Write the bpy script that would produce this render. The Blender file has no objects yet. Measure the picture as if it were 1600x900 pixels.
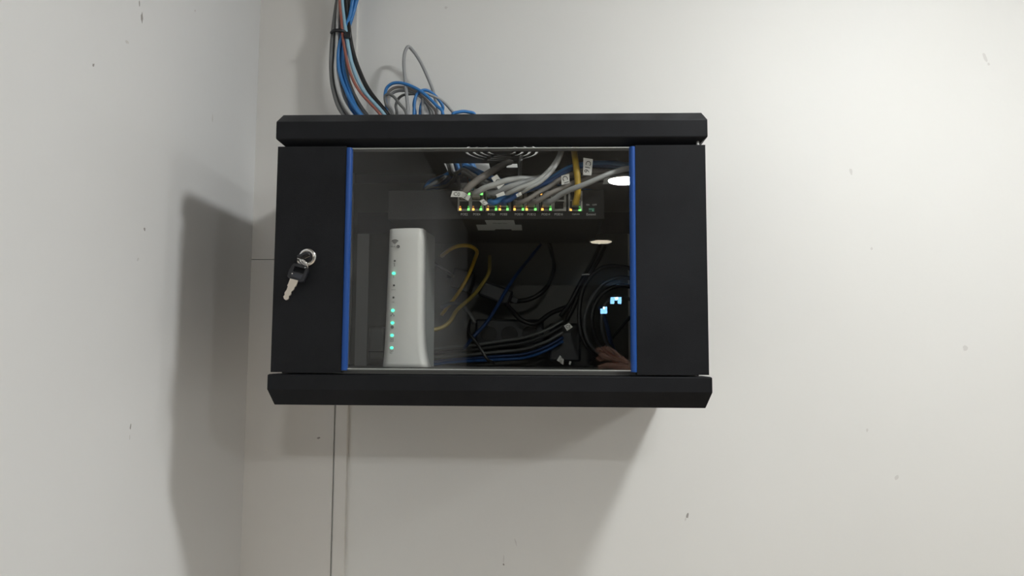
import bpy, bmesh, math, random
from mathutils import Vector, Matrix

R = random.Random(7)
scn = bpy.context.scene
COL = scn.collection
Z0 = 1.55            # height of the cabinet door's lower edge above the floor; the script is written with that edge at z = 0
V = Vector

# ------------------------------------------------------------------ camera
CAM = V((0.06970848, -1.02524683, 0.02697586))
PITCH, YAW, ROLL, FPX = 0.08737701, 0.03630334, 0.00574427, 1180.0
_f = V((-math.sin(YAW) * math.cos(PITCH), math.cos(YAW) * math.cos(PITCH), math.sin(PITCH)))
_r = V((math.cos(YAW), math.sin(YAW), 0.0))
_u = _r.cross(_f)
_r, _u = _r * math.cos(ROLL) + _u * math.sin(ROLL), -_r * math.sin(ROLL) + _u * math.cos(ROLL)
cd = bpy.data.cameras.new('camera')
cam = bpy.data.objects.new('camera', cd)
COL.objects.link(cam)
cd.sensor_width = 36.0
cd.lens = 36.0 * FPX / 1600.0
cd.clip_start = 0.01
cd.clip_end = 50
cam.matrix_world = Matrix(((_r.x, _u.x, -_f.x, CAM.x), (_r.y, _u.y, -_f.y, CAM.y), (_r.z, _u.z, -_f.z, CAM.z + Z0), (0, 0, 0, 1)))
scn.camera = cam

# ------------------------------------------------------------------ world, exposure, lamps' strengths
w = bpy.data.worlds.new('world')
scn.world = w
w.use_nodes = True
w.node_tree.nodes['Background'].inputs[0].default_value = (0.5, 0.52, 0.55, 1)
w.node_tree.nodes['Background'].inputs[1].default_value = 0.0
scn.view_settings.view_transform = 'Standard'
scn.view_settings.look = 'None'
scn.view_settings.gamma = 1.0
scn.view_settings.use_curve_mapping = False
scn.view_settings.exposure = 0.30
CEIL = 0.945
LAMPS = [  # x, y, emission strength, colour, label
    (0.733, -0.455, 134, (0.985, 0.998, 0.985), 'round white ceiling lamp nearest the corner with the black cabinet'),
    (0.515, -2.88, 250, (0.985, 0.998, 0.985), 'bright round ceiling lamp mirrored at the right edge of the glass door'),
    (0.567, -5.04, 10, (1.0, 0.90, 0.68), 'dim yellowish ceiling lamp mirrored just under the network switch'),
    (1.98, -2.65, 240, (0.985, 0.998, 0.985), 'round ceiling lamp in the second row, beside the bright mirrored one'),
    (2.25, -0.47, 120, (0.985, 0.998, 0.985), 'round ceiling lamp in the second row, next to the back wall'),
]

# ------------------------------------------------------------------ helpers
def P(px, py, y):
    """the point of the vertical plane at depth y that the photograph shows at (px, py)"""
    d = _f + _r * ((px - 800) / FPX) - _u * ((py - 450) / FPX)
    return CAM + d * ((y - CAM.y) / d.y)

def PX(px, py, x):
    d = _f + _r * ((px - 800) / FPX) - _u * ((py - 450) / FPX)
    return CAM + d * ((x - CAM.x) / d.x)

MATS = {}
def mat(name, col, rough=0.5, metal=0.0, noise=0.0, nscale=40.0, bump=0.0, bscale=200.0, emit=None, spec=0.5, rvar=0.0):
    m = bpy.data.materials.new(name)
    m.use_nodes = True
    nt = m.node_tree
    b = nt.nodes['Principled BSDF']
    b.inputs['Base Color'].default_value = (*col, 1)
    b.inputs['Roughness'].default_value = rough
    b.inputs['Metallic'].default_value = metal
    b.inputs['Specular IOR Level'].default_value = spec
    if noise or bump or rvar:
        tc = nt.nodes.new('ShaderNodeTexCoord')
    if noise:
        n = nt.nodes.new('ShaderNodeTexNoise')
        n.inputs['Scale'].default_value = nscale
        n.inputs['Detail'].default_value = 4
        nt.links.new(tc.outputs['Object'], n.inputs['Vector'])
        r = nt.nodes.new('ShaderNodeValToRGB')
        r.color_ramp.elements[0].position = 0.3
        r.color_ramp.elements[1].position = 0.7
        r.color_ramp.elements[0].color = (*[max(0, c * (1 - noise)) for c in col], 1)
        r.color_ramp.elements[1].color = (*[min(1, c * (1 + noise)) for c in col], 1)
        nt.links.new(n.outputs['Fac'], r.inputs['Fac'])
        nt.links.new(r.outputs['Color'], b.inputs['Base Color'])
    if rvar:
        n2 = nt.nodes.new('ShaderNodeTexNoise')
        n2.inputs['Scale'].default_value = 9
        n2.inputs['Detail'].default_value = 5
        nt.links.new(tc.outputs['Object'], n2.inputs['Vector'])
        mr = nt.nodes.new('ShaderNodeMapRange')
        mr.inputs[1].default_value = 0.3
        mr.inputs[2].default_value = 0.7
        mr.inputs[3].default_value = rough - rvar
        mr.inputs[4].default_value = rough + rvar
        nt.links.new(n2.outputs['Fac'], mr.inputs[0])
        nt.links.new(mr.outputs[0], b.inputs['Roughness'])
    if bump:
        n3 = nt.nodes.new('ShaderNodeTexNoise')
        n3.inputs['Scale'].default_value = bscale
        n3.inputs['Detail'].default_value = 3
        nt.links.new(tc.outputs['Object'], n3.inputs['Vector'])
        bp = nt.nodes.new('ShaderNodeBump')
        bp.inputs['Strength'].default_value = bump
        bp.inputs['Distance'].default_value = 0.002
        nt.links.new(n3.outputs['Fac'], bp.inputs['Height'])
        nt.links.new(bp.outputs['Normal'], b.inputs['Normal'])
    if emit:
        b.inputs['Emission Color'].default_value = (*emit[0], 1)
        b.inputs['Emission Strength'].default_value = emit[1]
    MATS[name] = m
    return m

def glass_mat(name, tint):
    m = bpy.data.materials.new(name)
    m.use_nodes = True
    nt = m.node_tree
    for n in list(nt.nodes):
        nt.nodes.remove(n)
    out = nt.nodes.new('ShaderNodeOutputMaterial')
    mix = nt.nodes.new('ShaderNodeMixShader')
    tr = nt.nodes.new('ShaderNodeBsdfTransparent')
    gl = nt.nodes.new('ShaderNodeBsdfGlossy')
    fr = nt.nodes.new('ShaderNodeFresnel')
    geo = nt.nodes.new('ShaderNodeNewGeometry')
    ml = nt.nodes.new('ShaderNodeMath')
    sb = nt.nodes.new('ShaderNodeMath')
    fr.inputs['IOR'].default_value = 1.55
    tr.inputs['Color'].default_value = (*tint, 1)
    gl.inputs['Roughness'].default_value = 0.0
    gl.inputs['Color'].default_value = (1, 1, 1, 1)
    sb.operation = 'SUBTRACT'
    sb.inputs[0].default_value = 1.0
    nt.links.new(geo.outputs['Backfacing'], sb.inputs[1])
    ml.operation = 'MULTIPLY'
    nt.links.new(fr.outputs[0], ml.inputs[0])
    nt.links.new(sb.outputs[0], ml.inputs[1])
    nt.links.new(ml.outputs[0], mix.inputs['Fac'])
    nt.links.new(tr.outputs[0], mix.inputs[1])
    nt.links.new(gl.outputs[0], mix.inputs[2])
    nt.links.new(mix.outputs[0], out.inputs['Surface'])
    MATS[name] = m
    return m

class MB:
    """collects shapes in scene coordinates and links them as one mesh object"""
    def __init__(self):
        self.v, self.f, self.s, self.mi = [], [], [], []
    def add(self, vs, fs, smooth=False, mi=0):
        o = len(self.v)
        self.v += [V(p) for p in vs]
        self.f += [[i + o for i in f] for f in fs]
        self.s += [smooth] * len(fs)
        self.mi += [mi] * len(fs)
        return self
    def box(self, x0, x1, y0, y1, z0, z1, M=None):
        vs = [V((x, y, z)) for z in (z0, z1) for y in (y0, y1) for x in (x0, x1)]
        if M is not None:
            vs = [M @ p for p in vs]
        return self.add(vs, [(0, 2, 3, 1), (4, 5, 7, 6), (0, 1, 5, 4), (2, 6, 7, 3), (0, 4, 6, 2), (1, 3, 7, 5)])
    def quad(self, a, b, c, d):
        return self.add([a, b, c, d], [(0, 1, 2, 3)])
    def slab(self, pts, t):
        """polygon pts (facing n) given thickness t backwards along its normal"""
        pts = [V(p) for p in pts]
        n = (pts[1] - pts[0]).cross(pts[2] - pts[0]).normalized()
        k = len(pts)
        vs = pts + [p - n * t for p in pts]
        return self.add(vs, [tuple(range(k)), tuple(range(2 * k - 1, k - 1, -1))] + [(i, i + k, (i + 1) % k + k, (i + 1) % k) for i in range(k)])
    def loft(self, rings, cap=True, smooth=False, closed=True):
        k = len(rings[0])
        vs = [p for r in rings for p in r]
        fs = []
        for i in range(len(rings) - 1):
            for j in range(k if closed else k - 1):
                a, b = i * k + j, i * k + (j + 1) % k
                fs.append((a, b, b + k, a + k))
        self.add(vs, fs, smooth)
        if cap:
            self.add(rings[0], [tuple(range(k - 1, -1, -1))])
            self.add(rings[-1], [tuple(range(k))])
        return self
    def lathe(self, prof, M, n=24, smooth=True):
        """prof: (radius, height) pairs around local z, placed by matrix M"""
        rings = []
        for r, h in prof:
            rings.append([M @ V((r * math.cos(2 * math.pi * i / n), r * math.sin(2 * math.pi * i / n), h)) for i in range(n)])
        return self.loft(rings, True, smooth)
    def ringsector(self, M, r0, r1, a0, a1, t, n=8):
        rings = []
        for i in range(n + 1):
            a = a0 + (a1 - a0) * i / n
            c, s = math.cos(a), math.sin(a)
            rings.append([M @ V((r * c, r * s, h)) for r, h in ((r0, 0), (r1, 0), (r1, t), (r0, t))])
        return self.loft(rings, True)
    def tube(self, pts, r, n=8, sub=6):
        pts = [V(p) for p in pts]
        path = smooth_path(pts, sub)
        tg = []
        for i in range(len(path)):
            a, b = path[max(i - 1, 0)], path[min(i + 1, len(path) - 1)]
            tg.append((b - a).normalized())
        nrm = tg[0].orthogonal().normalized()
        rings = []
        for i, p in enumerate(path):
            nrm = (nrm - tg[i] * nrm.dot(tg[i]))
            if nrm.length < 1e-6:
                nrm = tg[i].orthogonal()
            nrm.normalize()
            bi = tg[i].cross(nrm)
            rings.append([p + (nrm * math.cos(2 * math.pi * j / n) + bi * math.sin(2 * math.pi * j / n)) * r for j in range(n)])
        return self.loft(rings, True, True)
    def build(self, name, m, parent=None, base=None, bevel=0.0):
        if parent is not None:
            root = parent
            while root.parent is not None:
                root = root.parent
            base = V(root.location)
        elif base is None:
            xs = [p.x for p in self.v]; ys = [p.y for p in self.v]; zs = [p.z for p in self.v]
            base = V(((min(xs) + max(xs)) / 2, (min(ys) + max(ys)) / 2, min(zs)))
        me = bpy.data.meshes.new(name)
        me.from_pydata([tuple(p - base) for p in self.v], [], self.f)
        for mm in (m if isinstance(m, (list, tuple)) else [m]):
            me.materials.append(mm)
        me.polygons.foreach_set('use_smooth', self.s)
        me.polygons.foreach_set('material_index', self.mi)
        bm = bmesh.new(); bm.from_mesh(me)
        bmesh.ops.remove_doubles(bm, verts=bm.verts, dist=1e-6)
        bmesh.ops.recalc_face_normals(bm, faces=bm.faces)
        bm.to_mesh(me); bm.free()
        me.update()
        o = bpy.data.objects.new(name, me)
        COL.objects.link(o)
        if parent is not None:
            o.parent = parent
            o.location = (0, 0, 0)
        else:
            o.location = base
        if bevel:
            md = o.modifiers.new('edge', 'BEVEL')
            md.width = bevel; md.segments = 2; md.limit_method = 'ANGLE'; md.angle_limit = math.radians(30)
        return o

def smooth_path(pts, sub):
    if len(pts) < 3:
        return pts
    out = []
    n = len(pts)
    for i in range(n - 1):
        p0, p1, p2, p3 = pts[max(i - 1, 0)], pts[i], pts[i + 1], pts[min(i + 2, n - 1)]
        l = [max((q - p).length, 1e-5) ** 0.5 for p, q in ((p0, p1), (p1, p2), (p2, p3))]
        for k in range(sub):
            t = k / sub
            m1 = (p2 - p1) + l[1] * ((p1 - p0) / l[0] - (p2 - p0) / (l[0] + l[1])) if i > 0 else (p2 - p1)
            m2 = (p2 - p1) + l[1] * ((p3 - p2) / l[2] - (p3 - p1) / (l[1] + l[2])) if i < n - 2 else (p2 - p1)
            t2, t3 = t * t, t * t * t
            out.append(p1 * (2 * t3 - 3 * t2 + 1) + m1 * (t3 - 2 * t2 + t) + p2 * (-2 * t3 + 3 * t2) + m2 * (t3 - t2))
    out.append(pts[-1])
    return out

def tag(o, label, cat, group=None):
    o['label'] = label
    o['category'] = cat
    if group:
        o['group'] = group
    return o

def thing(name, label, cat, loc, group=None):
    o = bpy.data.objects.new(name, None)
    o.empty_display_size = 0.02
    COL.objects.link(o)
    o.location = loc
    return tag(o, label, cat, group)

def struct(o):
    o['kind'] = 'structure'
    return o

def frame(origin, xdir, zdir):
    """matrix with local x along xdir and local z (outward) along zdir"""
    z = V(zdir).normalized(); x = V(xdir); x = (x - z * x.dot(z)).normalized(); y = z.cross(x)
    o = V(origin)
    return Matrix(((x.x, y.x, z.x, o.x), (x.y, y.y, z.y, o.y), (x.z, y.z, z.z, o.z), (0, 0, 0, 1)))

def lettering(text, height, M, m, parent, name='lettering', width=None):
    cu = bpy.data.curves.new('lettering', 'FONT')
    cu.body = text
    cu.size = 1.0
    cu.align_x = 'CENTER'
    cu.align_y = 'CENTER'
    cu.resolution_u = 2
    t = bpy.data.objects.new('lettering', cu)
    COL.objects.link(t)
    bpy.context.view_layer.update()
    dg = bpy.context.evaluated_depsgraph_get()
    me = bpy.data.meshes.new_from_object(t.evaluated_get(dg))
    bpy.data.objects.remove(t)
    xs = [v.co.x for v in me.vertices]; ys = [v.co.y for v in me.vertices]
    cx, cy = (min(xs) + max(xs)) / 2, (min(ys) + max(ys)) / 2
    sy = height / (max(ys) - min(ys)); sx = sy if width is None else width / (max(xs) - min(xs))
    mb = MB()
    mb.add([M @ V(((v.co.x - cx) * sx, (v.co.y - cy) * sy, 0)) for v in me.vertices], [list(p.vertices) for p in me.polygons])
    return mb.build(name, m, parent)

NY = V((0, -1, 0))      # towards the room
UX, UZ = V((1, 0, 0)), V((0, 0, 1))

# ------------------------------------------------------------------ materials
WALL = mat('wall_paint', (0.80, 0.805, 0.79), 0.55, noise=0.012, nscale=3, bump=0.12, bscale=55, spec=0.3)
WALLL = mat('side_wall_paint', (0.78, 0.79, 0.795), 0.5, noise=0.012, nscale=3, bump=0.12, bscale=55, spec=0.3)
BOARD = mat('wall_board_paint', (0.77, 0.76, 0.735), 0.5, noise=0.015, nscale=4, bump=0.1, bscale=60, spec=0.3)
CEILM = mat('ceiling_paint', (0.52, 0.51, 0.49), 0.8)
FLOORM = mat('floor_wood', (0.64, 0.545, 0.445), 0.45, noise=0.2, nscale=6)
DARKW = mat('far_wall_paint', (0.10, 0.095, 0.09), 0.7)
BLACK = mat('black_powder_coat', (0.0100, 0.0108, 0.0128), 0.5, noise=0.18, nscale=14, bump=0.12, bscale=900, rvar=0.06, spec=0.16)
DUSTY_LIT = mat('dusty_lit_black_coat', (0.024, 0.0255, 0.028), 0.5, noise=0.45, nscale=22, bump=0.12, bscale=900, spec=0.3)
BLACKIN = mat('black_case_steel', (0.008, 0.0085, 0.009), 0.5, spec=0.35)
BLUE = mat('blue_plastic_trim', (0.009, 0.066, 0.29), 0.42, spec=0.35)
GLASS = glass_mat('tinted_glass', (0.925, 0.93, 0.92))
GEDGE = mat('lit_glass_edge', (0.45, 0.48, 0.46), 0.3)  # pale colour stands for the light caught along the edge
CHROME = mat('chrome', (0.78, 0.78, 0.76), 0.14, 1.0)
NICKEL = mat('nickel_key_blade', (0.66, 0.60, 0.52), 0.42, 0.75)
ZINC = mat('zinc_steel', (0.42, 0.42, 0.41), 0.5, 0.5)
BPLAS = mat('black_plastic', (0.012, 0.013, 0.017), 0.4)
WPLAS = mat('white_plastic', (0.84, 0.845, 0.84), 0.42)
RGREY = mat('grey_router_plastic', (0.25, 0.265, 0.26), 0.45)
INK = mat('dark_ink', (0.03, 0.03, 0.03), 0.7)
GINK = mat('grey_ink', (0.22, 0.225, 0.22), 0.7)
WINK = mat('white_ink', (0.8, 0.8, 0.8), 0.6)
PAPER = mat('white_label_paper', (0.80, 0.80, 0.78), 0.55)
PAPERG = mat('grey_foil_label', (0.50, 0.53, 0.53), 0.5)
CABLE = {
    'grey': mat('grey_cable', (0.33, 0.34, 0.35), 0.45),
    'light': mat('light_grey_cable', (0.50, 0.51, 0.51), 0.42),
    'dark': mat('dark_grey_cable', (0.15, 0.155, 0.155), 0.45),
    'dim': mat('shaded_grey_cable', (0.055, 0.058, 0.06), 0.5),  # grey cable with the cabinet's shade put into its colour
    'blue_shaded': mat('shaded_blue_cable', (0.012, 0.042, 0.14), 0.45),  # blue cable darkened in colour for the dim cabinet bottom
    'brown': mat('brownish_grey_cable', (0.24, 0.22, 0.205), 0.5),
    'blue': mat('blue_cable', (0.035, 0.20, 0.52), 0.4),
    'deep': mat('deep_blue_cable', (0.018, 0.09, 0.30), 0.4),
    'sky': mat('light_blue_cable', (0.30, 0.52, 0.66), 0.4),
    'red': mat('red_brown_cable', (0.34, 0.115, 0.085), 0.45),
    'green': mat('dark_green_cable', (0.012, 0.09, 0.06), 0.45),
    'black': mat('black_cable', (0.010, 0.010, 0.011), 0.4),
    'yellow_shaded': mat('shaded_yellow_cable', (0.34, 0.26, 0.06), 0.45),  # yellow cable with the shade behind the router painted in
    'yellow': mat('yellow_cable', (0.62, 0.40, 0.035), 0.42),
}
PLUG = mat('clear_plug_plastic', (0.42, 0.40, 0.36), 0.25)
PORT = mat('port_shield_steel', (0.33, 0.33, 0.31), 0.4, 0.35)
HOLE = mat('port_hollow', (0.012, 0.012, 0.012), 0.6)
LEDG = mat('green_led', (0.05, 0.5, 0.1), 0.4, emit=((0.16, 1.0, 0.14), 2.3))
LEDO = mat('orange_led', (0.6, 0.3, 0.05), 0.4, emit=((1.0, 0.42, 0.07), 2.6))
LEDT = mat('teal_led', (0.05, 0.5, 0.35), 0.4, emit=((0.07, 1.0, 0.50), 1.7))
SCUFF = mat('scuff', (0.36, 0.345, 0.33), 0.8)
SCUFFL = mat('faint_scuff', (0.68, 0.675, 0.66), 0.8)
SKIN = mat('skin', (0.82, 0.46, 0.35), 0.5, noise=0.08, nscale=60)
CLOTH = mat('black_cloth', (0.016, 0.017, 0.02), 0.85)
TROUS = mat('dark_trousers', (0.025, 0.028, 0.04), 0.85)
HAIR = mat('dark_hair', (0.012, 0.010, 0.009), 0.6)

# ------------------------------------------------------------------ room shell
GX = -0.4667         # left wall
BY = 0.360           # back wall
XR, YR, FZ = 4.2, -9.0, -1.55
wall_back = struct(MB().box(GX - 0.1, XR + 0.1, BY, BY + 0.1, FZ - 0.1, CEIL + 0.1).build('wall_back', WALL))
wall_left = struct(MB().box(GX - 0.1, GX, -4.55, BY, FZ - 0.1, CEIL + 0.1).build('wall_left', WALLL))
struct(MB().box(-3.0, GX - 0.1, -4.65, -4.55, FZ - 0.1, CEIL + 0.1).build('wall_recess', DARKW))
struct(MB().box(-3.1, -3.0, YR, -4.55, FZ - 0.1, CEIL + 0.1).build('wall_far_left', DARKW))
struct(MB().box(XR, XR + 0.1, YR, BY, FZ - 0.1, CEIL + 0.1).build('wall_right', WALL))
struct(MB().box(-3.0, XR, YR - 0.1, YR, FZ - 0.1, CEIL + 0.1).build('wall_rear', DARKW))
struct(MB().box(-3.1, XR + 0.1, YR - 0.1, BY + 0.1, FZ - 0.1, FZ).build('floor', FLOORM))
struct(MB().box(-3.1, XR + 0.1, YR - 0.1, BY + 0.1, CEIL, CEIL + 0.1).build('ceiling', CEILM))
# raised boards between the corner and the raceway, and the raceway itself
bx1 = -0.3035
zj = 0.200
MB().box(GX, bx1, BY - 0.006, BY, FZ, zj - 0.0006).build('wall_board', BOARD, wall_back)
MB().box(GX, bx1, BY - 0.006, BY, zj + 0.0006, CEIL).build('wall_board', BOARD, wall_back)
race = struct(MB().box(-0.2995, -0.2775, BY - 0.011, BY, FZ, CEIL).build('trim_1', BOARD, bevel=0.0012))

def scuffs(wall, plane, items):
    for px, py, w, h, rot, kind in items:
        if plane == 'back':
            y = BY - (0.0062 if px < 520 else 0.0002)
            c = P(px, py, y); ax, az, n = UX, UZ, NY
        else:
            c = PX(px, py, GX + 0.0002); ax, az, n = V((0, 1, 0)), UZ, V((1, 0, 0))
        s = (c - CAM).length / FPX
        pts = []
        k = 9
        for i in range(k):
            a = 2 * math.pi * i / k
            q = R.uniform(0.55, 1.1)
            u, v = math.cos(a) * w * 0.5 * q, math.sin(a) * h * 0.5 * q
            u, v = u * math.cos(rot) - v * math.sin(rot), u * math.sin(rot) + v * math.cos(rot)
            pts.append(c + ax * u * s + az * v * s)
        MB().slab(pts, 0.0002).build('scuff_mark', SCUFF if kind else SCUFFL, wall)
scuffs(wall_left, 'left', [(222, 28, 7, 18, 0.1, 1), (218, 5, 3, 10, 0, 1), (146, 102, 4, 7, -0.5, 1), (332, 186, 3, 16, 0.05, 0), (226, 358, 5, 6, 0.6, 1),
                           (204, 667, 3, 9, -0.2, 1), (203, 683, 2, 8, 0, 0), (199, 66, 9, 5, 0.2, 0), (305, 17, 4, 4, 0, 0), (216, 405, 8, 4, 0.7, 0)])
scuffs(wall_back, 'back', [(1539, 90, 5, 13, 0.3, 0), (1545, 100, 4, 6, 0.3, 0), (1074, 806, 4, 9, -0.25, 1), (1071, 812, 3, 5, 0.1, 0), (1401, 746, 8, 11, -0.5, 0),
                           (1508, 543, 8, 9, -0.6, 0), (1355, 672, 4, 7, 0.1, 0), (787, 872, 2, 14, 0, 0), (787, 882, 3, 4, 0, 1), (806, 848, 2, 14, 0.3, 0), (498, 684, 6, 3, 0.5, 1),
                           (1362, 388, 4, 5, 0.1, 0), (1330, 268, 4, 12, 0.2, 0), (697, 12, 6, 4, 0.2, 0)])

# ceiling lamps: domed opal discs in a white rim
def lamp(x, y, e, col, label):
    q = 1.75 if y > -0.46 else 1.0        # bowl by the cabinet deepened to spread more light sideways
    t = thing('ceiling_lamp', label, 'lamp', (x, y, CEIL), 'round ceiling lamps')
    M = Matrix.Translation((x, y, CEIL))
    MB().lathe([(0.100, 0.0), (0.100, -0.006), (0.094, -0.009), (0.0865, -0.009), (0.0865, 0.0)], M, 40).build('rim', WPLAS, t)
    m = mat('lamp_diffuser', (0.8, 0.8, 0.8), 0.4, emit=(col, e))
    MB().lathe([(0.086, -0.003)] + [(r, h * q) for r, h in ((0.086, -0.009), (0.080, -0.015), (0.06, -0.0195), (0.03, -0.0225), (0.002, -0.023))], M, 40).build('diffuser', m, t)
for a in LAMPS:
    lamp(*a)

# two small lit screens high on the rear wall (seen only as blue reflections in the glass)
SCREEN = mat('lit_screen', (0.1, 0.2, 0.3), 0.3, emit=((0.22, 0.52, 1.0), 26))
SCREENW = mat('lit_screen_bright', (0.3, 0.4, 0.5), 0.3, emit=((0.62, 0.85, 1.0), 50))
def screen(cx, cz, w, h, notch, label):
    t = thing('wall_screen', label, 'screen', (cx, YR, cz - h / 2))
    MB().box(cx - w / 2 - .03, cx + w / 2 + .03, YR, YR + 0.035, cz - h / 2 - .03, cz + h / 2 + .03).build('housing', BPLAS, t, bevel=0.004)
    mb = MB()
    for a, b, c, d in notch:
        mb.box(cx + a * w, cx + b * w, YR + 0.035, YR + 0.038, cz + c * h, cz + d * h)
    mb.build('display', SCREEN, t)
    MB().box(cx - .1 * w, cx + .2 * w, YR + 0.038, YR + 0.04, cz + .15 * h, cz + .48 * h).build('bright_window', SCREENW, t)
sc1 = CAM.x + 0.1009 * (1.02524 * 1 - YR); sc2 = CAM.x + 0.0848 * (1.02524 - YR)
z1 = CAM.z + 0.0712 * (1.02524 - YR); z2 = CAM.z + 0.0583 * (1.02524 - YR)
screen(sc1, z1, 0.145, 0.090, [(-.5, -.14, -.5, .5), (.14, .5, -.5, .5), (-.14, .14, 0.0, .5)], 'wider of the two small blue lit screens high on the rear wall')
screen(sc2, z2, 0.090, 0.090, [(-.5, .5, -.5, .25), (-.1, .5, .25, .5)], 'narrower of the two small blue lit screens high on the rear wall')

# ------------------------------------------------------------------ the wall cabinet
cab = thing('network_cabinet', 'black steel wall cabinet with a glass door framed by blue strips', 'cabinet', (0, 0.18, -0.044))
YB = BY - 0.001      # back of the cabinet
ZT = 0.3640          # roof
def loop(xh, yf, z):
    return [V((-xh, yf, z)), V((xh, yf, z)), V((xh, YB, z)), V((-xh, YB, z))]
MB().loft([loop(0.2895, 0.0125, 0.3172), loop(0.3008, 0.0, 0.3265), loop(0.3008, 0.0, 0.3507), loop(0.2955, 0.012, ZT)], cap=False).build('top_cover', [BLACK, DUSTY_LIT], cab, bevel=0.0012)
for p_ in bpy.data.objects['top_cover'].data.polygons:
    p_.material_index = 1 if p_.normal.z > 0.3 else 0      # dust and the brighter lighting of the upward slope, both put into the colour
# roof plate with a round fan opening and a cable opening
FC = V((0.0064, 0.205)); FR = 0.0615
OX0, OX1, OY0, OY1 = -0.100, -0.020, 0.282, 0.352
HX0, HX1 = 0.010, 0.030
mb = MB()
TH = 0.0015
def plate(x0, x1, y0, y1):
    mb.box(x0, x1, y0, y1, ZT - TH, ZT)
sx0, sx1, sy0, sy1 = FC.x - 0.075, FC.x + 0.075, FC.y - 0.075, FC.y + 0.075   # square tile holding the round hole
plate(-0.2955, 0.2955, 0.0125, sy0)
plate(-0.2955, sx0, sy0, sy1); plate(sx1, 0.2955, sy0, sy1)
plate(-0.2955, OX0, sy1, YB); plate(OX1, HX0, sy1, YB); plate(HX1, 0.2955, sy1, YB)
plate(HX0, HX1, sy1, OY0 + 0.004); plate(HX0, HX1, OY1 - 0.034, YB)
plate(OX0, OX1, sy1, OY0); plate(OX0, OX1, OY1, YB)
n = 48
for k in range(n):
    a0, a1 = 2 * math.pi * k / n, 2 * math.pi * (k + 1) / n
    def sq(a):
        c, s = math.cos(a), math.sin(a); q = 0.075 / max(abs(c), abs(s)); return V((FC.x + c * q, FC.y + s * q))
    i0, i1 = FC + FR * V((math.cos(a0), math.sin(a0))), FC + FR * V((math.cos(a1), math.sin(a1)))
    o0, o1 = sq(a0), sq(a1)
    vs = [V((p.x, p.y, z)) for z in (ZT - TH, ZT) for p in (i0, i1, o1, o0)]
    mb.add(vs, [(0, 1, 2, 3), (7, 6, 5, 4), (0, 4, 5, 1), (2, 6, 7, 3)])
mb.build('roof_plate', BLACKIN, cab)
g = MB()
M = Matrix.Translation((FC.x, FC.y, ZT - TH))
g.lathe([(0.0200, 0), (0.0200, TH)], M, 32)
for r0, r1 in ((0.0250, 0.0325), (0.0375, 0.0445), (0.0495, 0.0565)):
    g.ringsector(M, r0, r1, 0, 2 * math.pi, TH, 48)
for k in range(6):
    g.box(0.019, FR + 0.0005, -0.0028, 0.0028, 0, TH, M @ Matrix.Rotation(math.radians(60 * k), 4, 'Z'))
g.build('fan_grille', BLACKIN, cab)
MB().loft([loop(0.2938, 0.010, -0.0440), loop(0.3012, 0.0, -0.0225), loop(0.3012, 0.0, -0.0028), loop(0.2990, 0.0022, -0.0018)]).build('bottom_cover', BLACK, cab, bevel=0.0010)
MB().box(-0.285, 0.285, 0.016, YB, -0.0010, 0.0065).build('floor_plate', mat('floor_grey_steel', (0.10, 0.10, 0.095), 0.5), cab)
for s in (-1, 1):
    MB().box(min(s * 0.2865, s * 0.285), max(s * 0.2865, s * 0.285), 0.016, YB, -0.0012, 0.355).build('side_panel', BLACKIN, cab)
for s in (-1, 1):
    x0, x1 = (-0.2365, -0.2165) if s < 0 else (0.2165, 0.2365)
    r = MB().box(x0, x1, 0.224, 0.226, 0.0065, 0.262)
    r.box(x0 if s < 0 else x1 - 0.002, x0 + 0.002 if s < 0 else x1, 0.226, 0.246, 0.0065, 0.262)
    r.build('rack_rail', ZINC, cab)
MB().box(-0.285, 0.285, YB - 0.0015, YB, 0.0065, 0.345).build('added_back_panel', mat('added_panel_grey', (0.115, 0.113, 0.103), 0.6), cab)  # panel added to darken the back, otherwise open to the wall
MB().box(-0.2848, 0.2848, 0.0165, 0.0180, 0.3118, 0.3170).build('front_lip', mat('lip_grey_steel', (0.05, 0.05, 0.048), 0.5), cab)
# hinge pin in the gap at the right
MB().lathe([(0.0022, 0.3120), (0.0022, 0.3225)], Matrix.Translation((0.2885, 0.008, 0)), 12).build('hinge_pin', ZINC, cab)
# door
door = bpy.data.objects.new('door', None); COL.objects.link(door); door.parent = cab
DZ0, DZ1 = 0.0006, 0.3150
def dpanel(x0, x1):
    p = MB().box(x0, x1, 0.0, 0.0012, DZ0, DZ1)
    p.box(x0, x1, 0.0012, 0.014, DZ0, DZ0 + 0.0012); p.box(x0, x1, 0.0012, 0.014, DZ1 - 0.0012, DZ1)
    e0, e1 = (x0, x0 + 0.0012) if x0 < 0 else (x1 - 0.0012, x1)
    p.box(e0, e1, 0.0012, 0.014, DZ0, DZ1)
    return p
dpanel(-0.2970, -0.2000).build('steel_panel', BLACK, door)
dpanel(0.2012, 0.2970).build('steel_panel', BLACK, door)
for x0, x1 in ((-0.2004, -0.1918), (0.1932, 0.2016)):
    prof = []
    for k in range(9):
        a = math.pi * k / 8
        prof.append(((x0 + x1) / 2 - math.cos(a) * (x1 - x0) / 2, 0.003 - 0.0052 * math.sin(a)))
    prof += [(x1, 0.006), (x0, 0.006)]
    MB().loft([[V((x, y, z)) for x, y in prof] for z in (0.0038, 0.3130)], smooth=False).build('blue_edge_strip', BLUE, door)
gz0, gz1 = 0.0062, 0.3118
MB().box(-0.1925, 0.1940, 0.0015, 0.0060, gz0, gz1).build('glass_pane', GLASS, door)
MB().box(-0.1925, 0.1940, 0.0012, 0.0062, gz1, gz1 + 0.0010).build('glass_edge', GEDGE, door)
MB().box(-0.1925, 0.1940, 0.0012, 0.0062, gz0 - 0.0010, gz0).build('glass_edge', GEDGE, door)
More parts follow.
